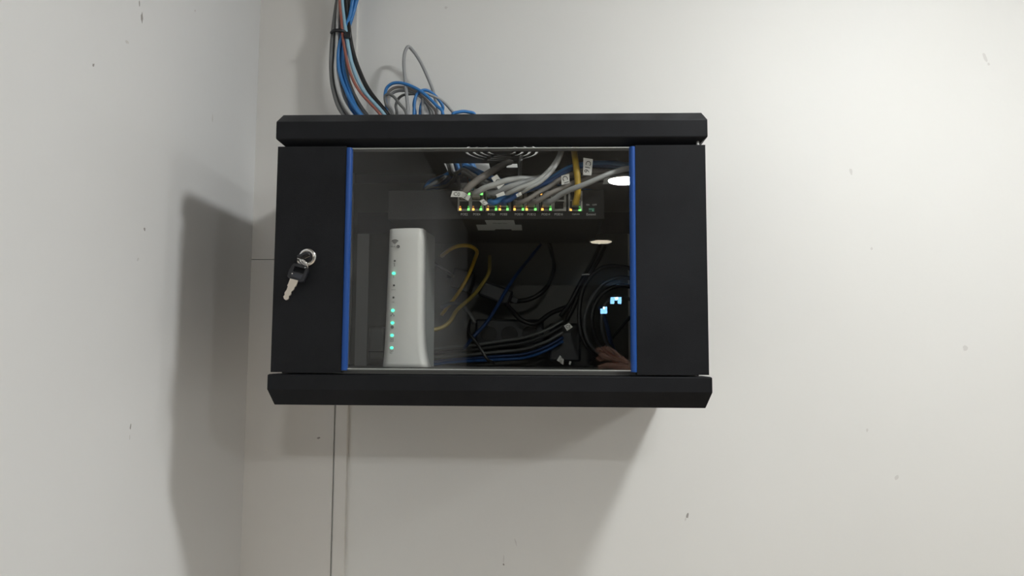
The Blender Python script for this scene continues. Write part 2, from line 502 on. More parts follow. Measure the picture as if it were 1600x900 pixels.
# lock barrel
LK = V((-0.2500, 0.0, 0.1587))
ML = frame(LK, UX, NY)
MB().lathe([(0.0128, 0.0), (0.0128, 0.0018), (0.0122, 0.0032), (0.0108, 0.0046), (0.0092, 0.0052), (0.0080, 0.0046), (0.0074, 0.0022)], ML, 32).build('lock_barrel', CHROME, cab)
MB().lathe([(0.0074, 0.0020), (0.0070, 0.0032), (0.0006, 0.0034)], ML, 24).build('lock_plug', BPLAS, cab)

# keys
def rounded_plate(M, outline, t):
    return MB().slab([M @ V((x, y, t / 2)) for x, y in outline], t)
kt = thing('key', 'key with black plastic head sitting in the cabinet lock', 'key', LK + V((0, -0.003, -0.008)))
Mk = frame(LK + NY * 0.0045, NY, V((0.42, 0.0, -0.9)))       # local x out of the lock, z = flat side
MB().box(-0.001, 0.008, -0.0034, 0.0034, -0.0011, 0.0011, Mk).build('blade', NICKEL, kt)
MB().box(0.006, 0.023, -0.0072, 0.0072, -0.0022, 0.0022, Mk).build('key_head', BPLAS, kt, bevel=0.0015)
# ring that joins the two keys
kr = MB()
cr = P(472.5, 411.5, -0.0165)
ra, rb = V((0.0088, -0.0035, -0.0052)), V((0.0012, -0.0062, 0.0040))
for off, rr in ((0.0, 0.0011), (0.0017, 0.0009)):
    kr.tube([cr + ra * math.cos(2 * math.pi * k / 20) + rb * math.sin(2 * math.pi * k / 20) + V((0.25, 0.0, 0.6)) * off for k in range(21)], rr, 6, 2)
tag(kr.build('key_ring', CHROME), 'small shiny split ring joining the two keys at the lock', 'key ring')
k2 = thing('key', 'second key hanging from the ring, black head and silver blade down', 'key', P(457, 468, -0.008))
Mh = frame(P(467.5, 424, -0.012), P(483, 427, -0.012) - P(456, 420, -0.012), NY + V((0, 0, 0.25)))
s = 0.00087
head = [(-14, 6), (-12, 10), (-4, 11.5), (8, 11), (13, 8), (14, 2), (13, -15), (8, -17), (-8, -16), (-14.5, -13), (-15.5, -10)]
hd = MB()
outer = [Mh @ V((x * s, y * s, 0.0022)) for x, y in head[::-1]]
# head built as bars around the slot for the ring
def hb(pts, z0=-0.0022, z1=0.0022):
    ps = [Mh @ V((x * s, y * s, z1)) for x, y in pts]
    hd.slab(ps, z1 - z0)
hb([(-15.5, -3), (-14.5, -13), (-8, -16), (8, -17), (13, -15), (13.8, -3)])
hb([(-15.5, -3), (-9, -3), (-9, 6), (-14, 6)])
hb([(9, -3), (13.8, -3), (14, 3), (13, 8), (9, 6)])
hb([(-14, 6), (9, 6), (13, 8), (8, 11), (-4, 11.5), (-12, 10)])
hd.build('key_head', BPLAS, k2)
rim = MB()
rim.slab([Mh @ V((x * s, y * s, 0.0029)) for x, y in [(-9, -5), (-9, -11), (8, -12.5), (8.5, -5.5)]], 0.0008)
rim.build('head_plaque', mat('key_plaque', (0.03, 0.033, 0.045), 0.35), k2)
MB().lathe([(0.0012, 0.0022), (0.0010, 0.0034), (0.0002, 0.0036)], Mh @ Matrix.Translation((-8 * s, -7 * s, 0)), 12).build('rivet', CHROME, k2)
bl = [(-8.5, -15.5), (-8.5, -25), (-9, -27), (-7.5, -29), (-7.5, -35), (-8.3, -37), (-8.8, -40), (-7.5, -43), (-8.6, -46), (-6.5, -49), (-3, -50.5), (0, -48.5), (0.5, -46), (-0.8, -43.5),
      (1.2, -41), (1.5, -38.5), (0.4, -35.5), (2.5, -33), (3.4, -30), (3.0, -27), (4.6, -25), (4.6, -15.5)]
b2 = MB()
b2.slab([Mh @ V((x * s, y * s, 0.0009)) for x, y in bl], 0.0018)
b2.build('blade', NICKEL, k2)
MB().slab([Mh @ V((x * s, y * s, 0.00115)) for x, y in [(-4.4, -24), (-4.6, -38), (-2.6, -38), (-2.0, -24)]], 0.0003).build('blade_groove', mat('key_groove', (0.22, 0.19, 0.16), 0.5, 0.6), k2)

# ------------------------------------------------------------------ network switch
SY = 0.065
sw = thing('network_switch', 'black rack network switch with rows of lit port lamps behind the glass', 'network switch', (0.006, 0.19, 0.2235))
SX0, SX1, SZ0, SZ1, SYB = -0.1530, 0.1640, 0.2235, 0.2670, 0.305
MB().box(SX0, SX1, SY, SYB, SZ0, SZ1).build('case', BLACKIN, sw, bevel=0.0008)
# hanger brackets up to the rails
for s_ in (-1, 1):
    x0, x1 = (-0.2365, SX0) if s_ < 0 else (SX1, 0.2365)
    MB().box(x0, x1, 0.2215, 0.2238, SZ0 + 0.004, SZ1 - 0.004).build('mounting_bracket', BLACKIN, sw)
def sp(px, py, dy=0.0):
    return P(px, py, SY - dy)
def led(px, py, m, parent, w=3.4, h=3.4, dy=0.0016):
    c = sp(px, py, dy); q = 0.000924
    MB().box(c.x - w * q / 2, c.x + w * q / 2, c.y, c.y + 0.002, c.z - h * q / 2, c.z + h * q / 2).build('led', m, parent)
blocks = [(715, 756.5), (758.5, 798.5), (802.5, 842.5), (844.5, 884.5)]
cols = [(725.5, 719, 732), (745, 739.5, 751.5), (768, 762, 775), (787, 781, 793), (811, 804, 817), (830.5, 823, 836.5), (853, 847.5, 860), (874, None, None)]
top_led = {0: (733, 303, LEDG), 1: (752.5, 303, LEDG), 5: (826, 303, None), 6: (846, 302.5, LEDO), 7: (865.5, 302, LEDO)}
for bi, (a, b) in enumerate(blocks):
    p0, p1 = sp(a, 330), sp(b, 298)
    blk = MB().box(p0.x, p1.x, SY - 0.0012, SY + 0.001, p0.z, p1.z).build('port_block', PORT, sw, bevel=0.0003)
    for ci in (2 * bi, 2 * bi + 1):
        cx, l1, l2 = cols[ci]
        for row, (ya, yb) in enumerate(((300.5, 312.5), (315, 326.5))):
            q0, q1 = sp(cx - 7.2, yb), sp(cx + 7.2, ya)
            h = MB().box(q0.x, q1.x, SY - 0.0016, SY + 0.004, q0.z, q1.z)
            h.build('port', HOLE, blk)
        if l1:
            led(l1, 327, LEDO, blk); led(l2, 327, LEDG, blk)
            led(l1, 323, mat('orange_led_reflection', (0.4, 0.2, 0.05), 0.4, emit=((1.0, 0.36, 0.08), 0.45)) if 'orange_led_reflection' not in MATS else MATS['orange_led_reflection'], blk, 2.6, 2.6)  # reflection of the LED below, painted as a faint glow; green one likewise
            led(l2, 323, mat('green_led_reflection', (0.05, 0.3, 0.05), 0.4, emit=((0.12, 1.0, 0.12), 0.45)) if 'green_led_reflection' not in MATS else MATS['green_led_reflection'], blk, 2.4, 2.6)
        if ci in top_led and top_led[ci][2]:
            led(top_led[ci][0], top_led[ci][1], top_led[ci][2], blk)
    # contact glints of the shield
    for k in range(3):
        c = sp(a + (b - a) * (k + 0.5) / 3, 313.8, 0.0018)
        MB().box(c.x - .001, c.x + .001, c.y, c.y + .001, c.z - .0006, c.z + .0006).build('shield_tab', PORT, blk)
# empty port rim (far right of the lower row)
c0, c1 = sp(866, 329, 0.002), sp(881.5, 317, 0.002)
MB().box(c1.x - .0012, c1.x, c0.y, c0.y + .001, c0.z, c1.z).build('port_rim', PORT, sw)
MB().box(c0.x, c0.x + .004, c0.y, c0.y + .001, c0.z, c0.z + .001).build('port_rim', PORT, sw)
MB().box(c1.x - .006, c1.x, c0.y, c0.y + .001, c0.z, c0.z + .001).build('port_rim', PORT, sw)
p0, p1 = sp(888, 330), sp(910, 298.5)
blk = MB().box(p0.x, p1.x, SY - 0.0012, SY + 0.001, p0.z, p1.z).build('port_block', PORT, sw, bevel=0.0003)
for ya, yb in ((300.5, 312.5), (314.5, 328)):
    q0, q1 = sp(891, yb), sp(907, ya)
    MB().box(q0.x, q1.x, SY - 0.0016, SY + 0.004, q0.z, q1.z).build('port', HOLE, blk)
led(892, 327.5, LEDO, blk); led(906, 327.8, LEDG, blk, 4, 3.6); led(905.5, 323.5, LEDG, blk, 3, 2.4)  # last block is a painted reflection of the green LED
# dip switch
d0, d1 = sp(920, 331), sp(929, 325)
ds = MB().box(d0.x, d1.x, SY - 0.0015, SY + 0.001, d0.z, d1.z).build('toggle_switch', mat('green_switch_body', (0.004, 0.11, 0.07), 0.4), sw)
tl = mat('pale_green_toggle', (0.25, 0.75, 0.55), 0.4)
e0, e1 = sp(920.2, 327.2, .0018), sp(928, 326, .0018)
MB().box(e0.x, e1.x, e0.y, e0.y + .001, e0.z, e1.z).build('toggle_bar', tl, ds)
e0, e1 = sp(925.2, 330.2, .0018), sp(927.6, 328, .0018)
MB().box(e0.x, e1.x, e0.y, e0.y + .001, e0.z, e1.z).build('toggle', tl, ds)
def slabel(text, px, py, wpx, hpx=3.6):
    q = 0.000924
    lettering(text, hpx * q, frame(sp(px, py, 0.0007), UX, NY), WINK, sw, 'port_lettering', wpx * q)
for i, (cx, _, _) in enumerate(cols):
    slabel('POE%d' % (2 * i + 2), cx + (0 if i != 7 else -1), 334.8, 11 if i < 4 else 13)
slabel('POE1', 724, 296.2, 8.5, 2.8); slabel('POE3', 746, 296.2, 9.5, 2.8)
slabel('UpLink', 900, 334.8, 12); slabel('Extend', 923.5, 334.8, 14); slabel('ON', 918.5, 320, 5, 2.6); slabel('OFF', 929, 320, 7, 2.6)
# two stickers under the case
zz = SZ0 - 0.0003
def under(px, py):
    d = _f + _r * ((px - 800) / FPX) - _u * ((py - 450) / FPX)
    return CAM + d * ((zz - CAM.z) / d.z)
for pts in ([(757.5, 344.3), (803, 344.3), (805, 351.5), (761, 351.5)], [(744, 351.3), (815, 351.3), (816, 360), (799.5, 360), (799, 358.3), (774, 358.3), (773, 360), (747, 360)]):
    ps = [under(*p) for p in pts]
    MB().slab(ps[::-1], 0.0003).build('sticker', PAPERG, sw)
c = under(782, 348.4)
lettering('Model No.', 0.010, frame(c - UZ * 0.0006, UX, -UZ), INK, sw, 'sticker_lettering', 0.022)

# ------------------------------------------------------------------ wifi router
rt = thing('wifi_router', 'white upright wireless router with a column of green lamps', 'router', (-0.120, 0.095, 0.0065))
ang = math.radians(-8)
RO = V((-0.1270, 0.0600, 0))          # centre of the front face
ru, rv = V((math.cos(ang), -math.sin(ang) * -1 * -1, 0)), V((0, 0, 0))
ru = V((math.cos(math.radians(7)), -math.sin(math.radians(7)), 0))     # width axis (right end nearer)
rv = V((math.sin(math.radians(7)), math.cos(math.radians(7)), 0))      # depth axis
RZ0, RZ1 = 0.0075, 0.2085
def rpt(u, v, z):
    return RO + ru * u + rv * v + UZ * z
def rsec(ul, ur, v0, v1, rl, rr, z, bulge=0.0015):
    pts = []
    for k in range(7):      # left front corner
        a = math.pi + (math.pi / 2) * k / 6
        pts.append((ul + rl + rl * math.cos(a), v0 + rl + rl * math.sin(a)))
    for k in range(1, 4):
        t = k / 4
        pts.append((ul + rl + (ur - rr - ul - rl) * t, v0 - bulge * math.sin(math.pi * t)))
    for k in range(7):
        a = 1.5 * math.pi + (math.pi / 2) * k / 6
        pts.append((ur - rr + rr * math.cos(a), v0 + rr + rr * math.sin(a)))
    pts += [(ur, v1), (ul, v1)]
    return [rpt(u, v, z) for u, v in pts]
def flare(t):      # t = 0 at the foot, 1 at the top
    return math.exp(-t * 9.0)
rings = []
for k in range(17):
    t = (k / 16.0) ** 1.3
    z = RZ0 + (RZ1 - RZ0) * t
    ul = -0.0262 - 0.0045 * (1 - t) - 0.0012 * flare(t)
    ur = 0.0262 + 0.0010 * (1 - t) + 0.0095 * flare(t)
    rings.append(rsec(ul, ur, -0.003 * flare(t), 0.022, 0.0125, 0.008, z))
# softly rounded upper rim
rings.append(rsec(-0.0255, 0.0255, 0.001, 0.022, 0.0122, 0.008, RZ1 + 0.0008))
MB().loft(rings, True, True).build('front_shell', WPLAS, rt)
rings = []
for k in range(5):
    t = k / 4
    z = RZ0 + (RZ1 - 0.0006 - RZ0) * t
    ul = -0.0258 - 0.0045 * (1 - t); ur = 0.0258 + 0.0012 * (1 - t)
    rings.append([rpt(u, v, z) for u, v in ((ul, 0.0222), (ur, 0.0222), (ur, 0.074), (ur - 0.006, 0.082), (ul + 0.006, 0.082), (ul, 0.074))])
MB().loft(rings).build('rear_body', RGREY, rt)
def rface(px, py, off=0.0):
    """point on the router's front plane"""
    d = _f + _r * ((px - 800) / FPX) - _u * ((py - 450) / FPX)
    o = RO - rv * (0.0012 + off)
    return CAM + d * (((o - CAM).dot(rv)) / d.dot(rv))
q = 0.00092
def rdisc(px, py, rx, rz, m, name, off=0.0003, n=14):
    c = rface(px, py, off)
    pts = [c + ru * (rx * q * math.cos(2 * math.pi * k / n)) + UZ * (rz * q * math.sin(2 * math.pi * k / n)) for k in range(n)]
    return MB().slab(pts, 0.0008).build(name, m, rt)
for px, py in ((615, 427), (613.5, 485), (613, 504.5), (612.3, 524), (612, 543.5), (611.3, 563)):
    rdisc(px, py, 2.7, 2.2, LEDT, 'indicator_lamp')
for px, py in ((616.6, 407.6), (615.4, 445.8), (614.6, 464.8)):
    rdisc(px, py, 1.5, 1.6, INK, 'indicator_lamp')
rdisc(635.5, 536.5, 1.1, 1.2, INK, 'reset_hole')
# wifi symbol: three arcs and a point, then the words
def rarc(px, py, r0, r1, m, half=0.80):
    c = rface(px, py, 0.0004); n = 10
    a0, a1 = math.pi / 2 - half, math.pi / 2 + half
    mb_ = MB()
    for k in range(n):
        b0, b1 = a0 + (a1 - a0) * k / n, a0 + (a1 - a0) * (k + 1) / n
        mb_.add([c + ru * (r * q * math.cos(b)) + UZ * (r * q * math.sin(b)) for r, b in ((r0, b0), (r1, b0), (r1, b1), (r0, b1))], [(0, 1, 2, 3)])
    mb_.build('wireless_symbol', m, rt)
for r0, r1 in ((0, 1.4), (2.4, 3.5), (4.5, 5.6), (6.6, 7.9)):
    rarc(617, 382, r0, r1, INK)
Mr = lambda px, py: frame(rface(px, py, 0.0004), ru, -rv)
lettering('Wi-Fi', 2.8 * q, Mr(614.2, 385.2), INK, rt, 'lettering', 8.6 * q)
rdisc(622, 385.2, 2.5, 2.5, INK, 'wireless_badge', 0.0004)
lettering('6', 3.0 * q, frame(rface(622, 385.2, 0.0014), ru, -rv), WPLAS, rt, 'lettering')
def ricon(px, py, bars):
    c = rface(px, py, 0.0004)
    mb_ = MB()
    for x0, x1, y0, y1 in bars:
        mb_.add([c + ru * (x * q) + UZ * (y * q) for x, y in ((x0, y0), (x1, y0), (x1, y1), (x0, y1))], [(0, 1, 2, 3)])
    mb_.build('printed_icon', GINK, rt)
ricon(616.3, 413.5, [(-.5, .5, -2.5, 2.5), (-1.5, .5, 1.2, 2.0), (-1.2, 1.2, -2.6, -2)])
ricon(615, 432, [(-.5, .5, -2.2, 2)])
lettering('INFO', 2.0 * q, Mr(614.8, 452.8), GINK, rt, 'lettering', 6.5 * q)
lettering('TEL', 2.0 * q, Mr(614.2, 472), GINK, rt, 'lettering', 5 * q)
ricon(613.3, 492, [(-3.2, -1.4, -2.2, -.4), (1.4, 3.2, -2.2, -.4), (-.9, .9, 1, 2.6), (-2.6, 2.6, .1, .6)])
rdisc(612.7, 511, 2.6, 2.7, GINK, 'printed_icon', 0.0004)
for px, py in ((612.2, 531), (611.8, 549.5)):
    ricon(px, py, [(-2.6, 2.6, -2.7, -2.1), (-2.6, 2.6, 2.1, 2.7), (-2.6, -2, -2.7, 2.7), (2, 2.6, -2.7, 2.7), (-.9, .9, -.6, 1)])
ricon(611.2, 567.6, [(-2.5, 2.5, -.5, .5)])
# ------------------------------------------------------------------ CABLES
def cable(label, color, pts, r=0.0028, name='network_cable', group=None, n=8, sub=6, parts=None):
    o = MB().tube(pts, r, n, sub).build(name, CABLE[color])
    tag(o, label, 'cable', group)
    return o
def path(y, *pp):
    """pixel path; each entry (px, py) or (px, py, y)"""
    out = []
    for p in pp:
        yy = p[2] if len(p) > 2 else y
        out.append(P(p[0], p[1], yy))
    return out
GB = 'cables coming down from the ceiling into the cabinet roof'
def roof_in(p, j, side=0):
    """from the last visible point p down onto the roof, along it and through the cable opening"""
    x = OX0 + 0.007 + j * 0.0032
    return [V((p.x * 0.6 + x * 0.4 - 0.02, 0.315, 0.412)), V((x - 0.02, 0.312, 0.384)), V((x - 0.004, 0.31 + side, 0.372)), V((x + 0.004, 0.312 + side, 0.350))]
bundle = [  # label, colour, radius, px at y = 0, 27, 53, 80, 110, 140, 175, depth
    ('thick dark grey cable at the outer left of the hanging bundle', 'dark', .0036, (527, 523, 520, 518, 517.5, 521, 534), .318),
    ('grey cable just inside the outermost dark cable of the bundle', 'grey', .0030, (529, 526, 523, 520, 520, 526, 541), .322),
    ('light grey cable in the left half of the hanging bundle', 'light', .0030, (530.5, 528, 527, 526, 524, 528.5, 545.5), .313),
    ('grey cable crossing behind the red cable in the hanging bundle', 'grey', .0028, (533, 531, 530, 529, 529.5, 535, 549), .328),
    ('deep blue cable down the middle of the hanging bundle', 'deep', .0030, (536, 535, 534, 532.5, 533, 541, 554), .320),
    ('bright blue cable down the middle of the hanging bundle', 'blue', .0030, (551, 546, 535.5, 529, 530, 540, 559), .312),
    ('grey cable bending right below the tie, inside the bundle', 'light', .0028, (543, 541, 538, 536, 536, 541.5, 563), .324),
    ('thin dark grey cable that ends rightmost of the bundle greys', 'dark', .0028, (545, 543, 540, 539.5, 541, 550, 570), .320),
    ('slim dark blue cable behind the light grey ones of the bundle', 'deep', .0026, (548, 545, 541, 540.5, 543, 547, 557), .330),
    ('reddish brown cable running down the front of the bundle', 'red', .0023, (530.5, 533, 535, 539, 546, 560, 591), .306),
    ('light blue cable curving right beside the thick black one', 'sky', .0032, (534.5, 537, 541, 545.5, 553, 567, 597), .310),
    ('thick black cable swinging right out of the hanging bundle', 'black', .0037, (541, 543.5, 546, 551, 561, 575.5, 603), .314),
    ('dark green cable at the top of the bundle, above the tie', 'green', .0026, (536, 539, 541.5, 538, 538, 545, 566), .334),
    ('broad blue cable leaning in from the upper right above the tie', 'blue', .0032, (557.5, 550, 541.5, 536, 537, 546, 561), .316),
    ('second blue cable leaning in from the upper right above the tie', 'blue', .0030, (554, 549, 539.5, 534, 534.5, 543, 552), .322),
]
ys = (0, 27, 53, 80, 110, 140, 175)
tail = [(664, 298, .335), (684, 330, .338), (720, 348, .34)]
inside_ends = {
    0: [(716, 260, .325), (702, 269, .33), (690, 279, .332), (676, 288, .33)] + tail,
    5: [(712, 262, .32), (699, 272, .327), (684, 278.5, .33), (671, 283.5, .332)] + tail,
    4: [(714, 265, .315), (705, 275, .322), (694, 285, .325), (684, 291, .328)] + tail,
    1: [(709, 263, .325), (697, 274, .328), (686, 283, .326), (672, 290, .328)] + tail,
    8: [(712, 268, .314), (704, 278, .318), (697, 287, .32), (688, 293, .322)] + tail,
    7: [(716, 269, .31), (711, 277, .314), (705, 285, .316), (696, 291, .318)] + tail,
    13: [(724, 256.5, .296), (740, 263.5, .288), (757, 271.5, .28), (790, 284, .27), (850, 287, .27), (930, 300, .30)],
    14: [(724, 260.5, .292), (740, 268, .284), (756, 276, .276), (790, 288, .265), (850, 290, .26), (930, 305, .30)],
    2: [(724, 265, .288), (738, 272.5, .28), (751, 280, .272), (785, 292, .26), (860, 292, .26), (930, 310, .31)],
    6: [(724, 269, .284), (734, 276, .276), (745, 283.5, .268), (780, 296, .255), (870, 296, .25), (940, 320, .32)],
}
for i, (lab, colr, rad, xs, dep) in enumerate(bundle):
    dep -= 0.020
    top = P(xs[0] + (xs[0] - xs[1]) * 2 + 6, -90, dep)
    ceil_p = V((top.x + 0.006, dep, CEIL - 0.002))
    pts = [ceil_p, top] + [P(x, y, dep + (0.010 if y < 40 else 0.0)) for x, y in zip(xs, ys)]
    pts += roof_in(pts[-1], i, 0.012 * math.sin(i * 2.3))
    if i in inside_ends:
        pts += path(.3, *inside_ends[i])
    else:
        x = pts[-1].x
        if i == 11:      # the thick black one reappears under the switch as a loose arc
            pts += [V((x + .03, .33, .30))] + path(.32, (852, 372), (862, 395), (865.5, 420, .30), (858, 442, .29), (845, 458, .28), (826, 468, .28), (800, 470, .29), (770, 462, .31))
        else:
            pts += [V((x + .006, .325, .30)), V((x + .010, .336, .262)), V((x + .03 + .004 * i, .337, .245))]
    cable(lab, colr, pts, rad * 1.12, group=GB)
# tie
tie = MB()
tc = P(531.5, 53.5, .299)
ring = []
for k in range(25):
    a = 2 * math.pi * k / 24
    ring.append(tc + V((0.0150 * math.cos(a), 0.0165 * math.sin(a), -0.001 * math.cos(a))))
tie.tube(ring, 0.0032, 6, 2)
c = P(543, 54, .280)
tie.box(c.x - .005, c.x + .005, c.y, c.y + .006, c.z - .005, c.z + .0055)
tag(tie.build('cable_tie', BPLAS), 'black cable tie strapped around the hanging cable bundle', 'cable tie')

# the loose coils on the roof
def onroof(p, dx=0.0):
    return V((p.x + dx, p.y, ZT + 0.004))
def coil(label, colr, y0, y1, pp, r=0.0027):
    n = len(pp)
    pts = [P(px, py, y0 + (y1 - y0) * k / (n - 1)) for k, (px, py) in enumerate(pp)]
    a, b = pts[0], pts[-1]
    pts = [onroof(a, -0.012), V((a.x - .004, a.y, (a.z + ZT) / 2))] + pts + [V((b.x + .004, b.y, (b.z + ZT) / 2)), onroof(b, 0.012)]
    cable(label, colr, pts, r, group='slack cable loops on the cabinet roof')
coil('tall thin grey loop standing high above the other slack loops', 'grey', .285, .347,
     [(637, 174), (635.5, 150), (632.5, 120), (631, 95), (633.5, 79), (638.5, 73), (645, 79), (656, 95), (668, 120), (676, 140), (681, 158), (684, 172)], .0031)
coil('outer blue loop of the slack coil, arching over the greys', 'blue', .30, .28,
     [(604, 168), (601.5, 152), (604, 138), (613, 130.5), (625, 129.5), (640, 133.5), (655, 141), (668, 151), (682, 165), (691, 174)], .0029)
coil('brownish grey loop directly below the outer blue loop', 'brown', .305, .29,
     [(607, 172), (604, 156), (608, 143), (617, 137), (630, 136.5), (645, 140.5), (659, 149), (672, 163), (681, 175)], .0028)
coil('grey loop nested third in the slack coil', 'grey', .31, .30,
     [(613, 175), (607, 162), (609, 150), (618, 143), (632, 141.5), (648, 144.5), (661, 155), (671, 166), (677, 175)], .0028)
coil('dark grey loop hugging the left end of the slack coil', 'dark', .29, .275,
     [(612, 176), (603, 162), (602, 150), (607, 147), (615, 151), (624, 162), (634, 175)], .0026)
coil('small grey hoop in the middle of the slack coil', 'dark', .32, .315,
     [(620, 176), (618.5, 165), (622, 155), (629, 149), (640, 147), (652, 147.5), (663, 158), (672, 174)], .0026)
coil('blue loop at the right end of the slack coil', 'blue', .29, .31,
     [(650, 150), (658, 142), (666, 141), (675, 145.5), (685, 155), (692, 167), (691, 176)], .0028)
coil('short blue upright inside the slack coil', 'blue', .325, .318,
     [(649, 176), (646.5, 165), (648, 155), (653, 147), (660, 156), (657.5, 166), (656.5, 176)], .0027)
coil('grey strand arching out to the right of the slack coil', 'grey', .295, .315,
     [(664, 146), (674, 149), (686, 154.5), (696, 162), (703, 170), (708, 177)], .0027)
coil('blue strand lying flat on the roof, right of the coil', 'blue', .20, .21,
     [(708, 178), (716, 175.3), (724, 174.2), (732, 175.2), (741, 178)], .0029)

# patch cables on the switch (each with a plug that goes into its port)
def patch(label, colr, port, pp, r=0.0031, plug=True, boot=None, tagspec=None):
    """port: pixel of the port's mouth; pp: pixels with depth"""
    c = sp(*port)
    root = thing('patch_cable', label, 'cable', V((c.x, c.y - 0.02, c.z - 0.006)), 'patch cables on the network switch')
    pts = [V((c.x, SY - 0.018, c.z)), V((c.x, SY - 0.024, c.z + 0.0005))] + [P(*p) for p in pp]
    MB().tube(pts, r, 8, 6).build('cord', CABLE[colr], root)
    if plug:
        MB().box(c.x - .0055, c.x + .0055, SY - .0150, SY - .0016, c.z - .0038, c.z + .0032).build('plug', PLUG, root, bevel=0.0006)
        MB().loft([[V((c.x + a * k, y, c.z + b * k)) for a, b in ((-.0052, -.0038), (.0052, -.0038), (.0052, .0038), (-.0052, .0038))] for y, k in ((SY - .0150, 1), (SY - .0260, 0.72))]).build('boot', CABLE[boot or colr], root)
    return root
patch('thick brownish grey cord rising from the first upper port', 'brown', (725.5, 307.5), [(727, 299, .034), (733, 292, .032), (745, 282.5, .035), (760, 273, .045), (774, 264, .07), (786, 257, .14), (794, 253.5, .22), (798, 251, .29), (798, 238, .315), (770, 232, .325), (742, 231, .325)], .0052)
patch('light grey cord of the second upper port, topmost of the fan', 'light', (745, 307.5), [(749, 298.5, .034), (758, 293.5, .03), (775, 288, .028), (792, 282, .028), (812, 279.5, .035), (840, 279, .05), (870, 271, .08), (905, 268, .12), (970, 270, .16), (1000, 280, .22)], .0045)
patch('grey cord next below the topmost in the fan of cords', 'grey', (768, 306.5), [(776, 301, .032), (792, 293.5, .026), (812, 287, .03), (835, 280.5, .042), (858, 275, .06), (900, 274, .10), (960, 280, .15), (1000, 290, .2)], .0044)
patch('light grey cord curving up to the roof, left of the yellow cord', 'light', (787, 307), [(795, 301, .03), (812, 294, .024), (832, 286.5, .024), (848, 276, .026), (862, 262, .03), (871, 249, .036), (876, 238, .045), (879, 228, .07), (882, 226, .12)], .0036)
patch('light grey cord with the lowest bend in the fan of cords', 'light', (811, 307), [(816, 300, .03), (828, 293, .022), (842, 286, .022), (852, 278, .022), (863, 266, .026), (871, 254, .03), (876, 243, .036), (881, 228, .06), (890, 226, .11)], .0030)
patch('bright blue cord rising to the right behind the grey fan', 'blue', (768, 320.5), [(773, 316, .036), (785, 309, .04), (800, 303, .045), (825, 295, .048), (850, 284, .05), (868, 275, .052), (890, 262, .058), (920, 256, .07), (960, 255, .09), (1000, 262, .13)], .0042)
patch('blue grey cord from the lower row beside the bright blue one', 'deep', (787, 320.5), [(795, 313, .034), (812, 302, .038), (840, 292, .044), (862, 282, .046), (880, 271, .05), (905, 260, .064), (940, 259, .08), (1000, 268, .12)], .0036)
patch('dark grey cord crossing low under the fan to the right', 'brown', (811, 320.5), [(820, 314, .032), (838, 303, .034), (856, 293, .036), (874, 281, .04), (894, 272, .05), (930, 268, .07), (970, 270, .1), (1000, 275, .14)], .0036)
patch('grey cord of the seventh lower port, passing behind the yellow cord', 'brown', (830.5, 320.5), [(840, 314, .032), (856, 304, .03), (874, 295.5, .034), (890, 288, .038), (915, 279, .05), (950, 274, .08), (1000, 276, .12)], .0038)
patch('grey cord passing in front of the yellow one to the door edge', 'grey', (853, 320.5), [(862, 314, .030), (876, 304, .022), (892, 296, .016), (910, 289.5, .014), (930, 281, .014), (950, 272.5, .018), (968, 266, .026), (984, 263, .036), (1005, 264, .05)], .0040)
patch('grey cord of the eighth upper port, half hidden by the fan', 'grey', (853, 306.5), [(864, 304, .04), (880, 296, .042), (905, 284, .055), (940, 276, .075), (1000, 272, .11)], .0034)
yl = patch('yellow cord hanging from the roof down to the uplink port', 'yellow', (899, 320), [(900, 316, .038), (902, 306, .033), (903, 292, .032), (902, 275, .034), (900, 258, .04), (898, 243, .05), (897, 234, .07), (900, 231, .13)], .0046)
cable('thin grey cable dropping straight from beside the fan grille', 'grey', path(.20, (815, 243), (813.5, 252), (812.5, 264), (812, 276), (811, 284)), .0030)

# paper flags on the cords
def flag(label, quad, y, text=None, th=4.0, rot=0.0, back=None, mat_=None):
    """quad: pixels (clockwise from upper left), y: depth or four depths"""
    yy = y if isinstance(y, (list, tuple)) else (y,) * len(quad)
    ps = [P(px, py, d) for (px, py), d in zip(quad, yy)]
    base = min(ps, key=lambda p: p.z)
    t = thing('cable_tag', label, 'tag', base, 'white paper cable tags')
    MB().slab(ps[::-1], 0.0004).build('paper', mat_ or PAPER, t)
    if text:
        n = (ps[1] - ps[0]).cross(ps[3] - ps[0]).normalized()
        if n.y > 0:
            n = -n
        c = (ps[0] + ps[1] + ps[2] + ps[3]) / 4 + n * 0.0004
        xd = (ps[1] - ps[0])
        M = frame(c, xd, n) @ Matrix.Rotation(rot, 4, 'Z')
        lettering(text, th * 0.0009, M, INK, t, 'lettering')
    return t
flag('white paper tag reading C16 beside the yellow cord', [(911.5, 246.5), (926.5, 248.8), (924, 274), (911, 273.5)], .030, 'C16', 8.2, -math.pi / 2 - 0.04)
ft = flag('bent white tag marked C02 at the leftmost port', [(707, 298.3), (723, 299.3), (721, 308), (704, 307.5)], .030, 'C0', 6.2, -0.05)
ps = [P(723, 299.3, .030), P(735.5, 306.5, .026), P(731.5, 313.5, .026), P(721, 308, .030)]
MB().slab(ps[::-1], 0.0004).build('folded_end', PAPER, ft)
nn = (ps[1] - ps[0]).cross(ps[3] - ps[0]).normalized()
nn = -nn if nn.y > 0 else nn
lettering('2', 0.0055, frame((ps[0] + ps[1] + ps[2] + ps[3]) / 4 + nn * 0.0004, ps[1] - ps[0], nn), INK, ft)
flag('slanted white tag with a single C, over the topmost grey cord', [(767.5, 278), (776.5, 272.5), (788, 288), (779, 296)], .026, 'C', 8, -0.95)
flag('small white tag reading C1, left of the yellow cord', [(877, 274.5), (889.5, 271.5), (890, 286), (877.5, 289)], [.026, .026, .028, .028], 'C1', 8, -math.pi / 2 + 0.1)
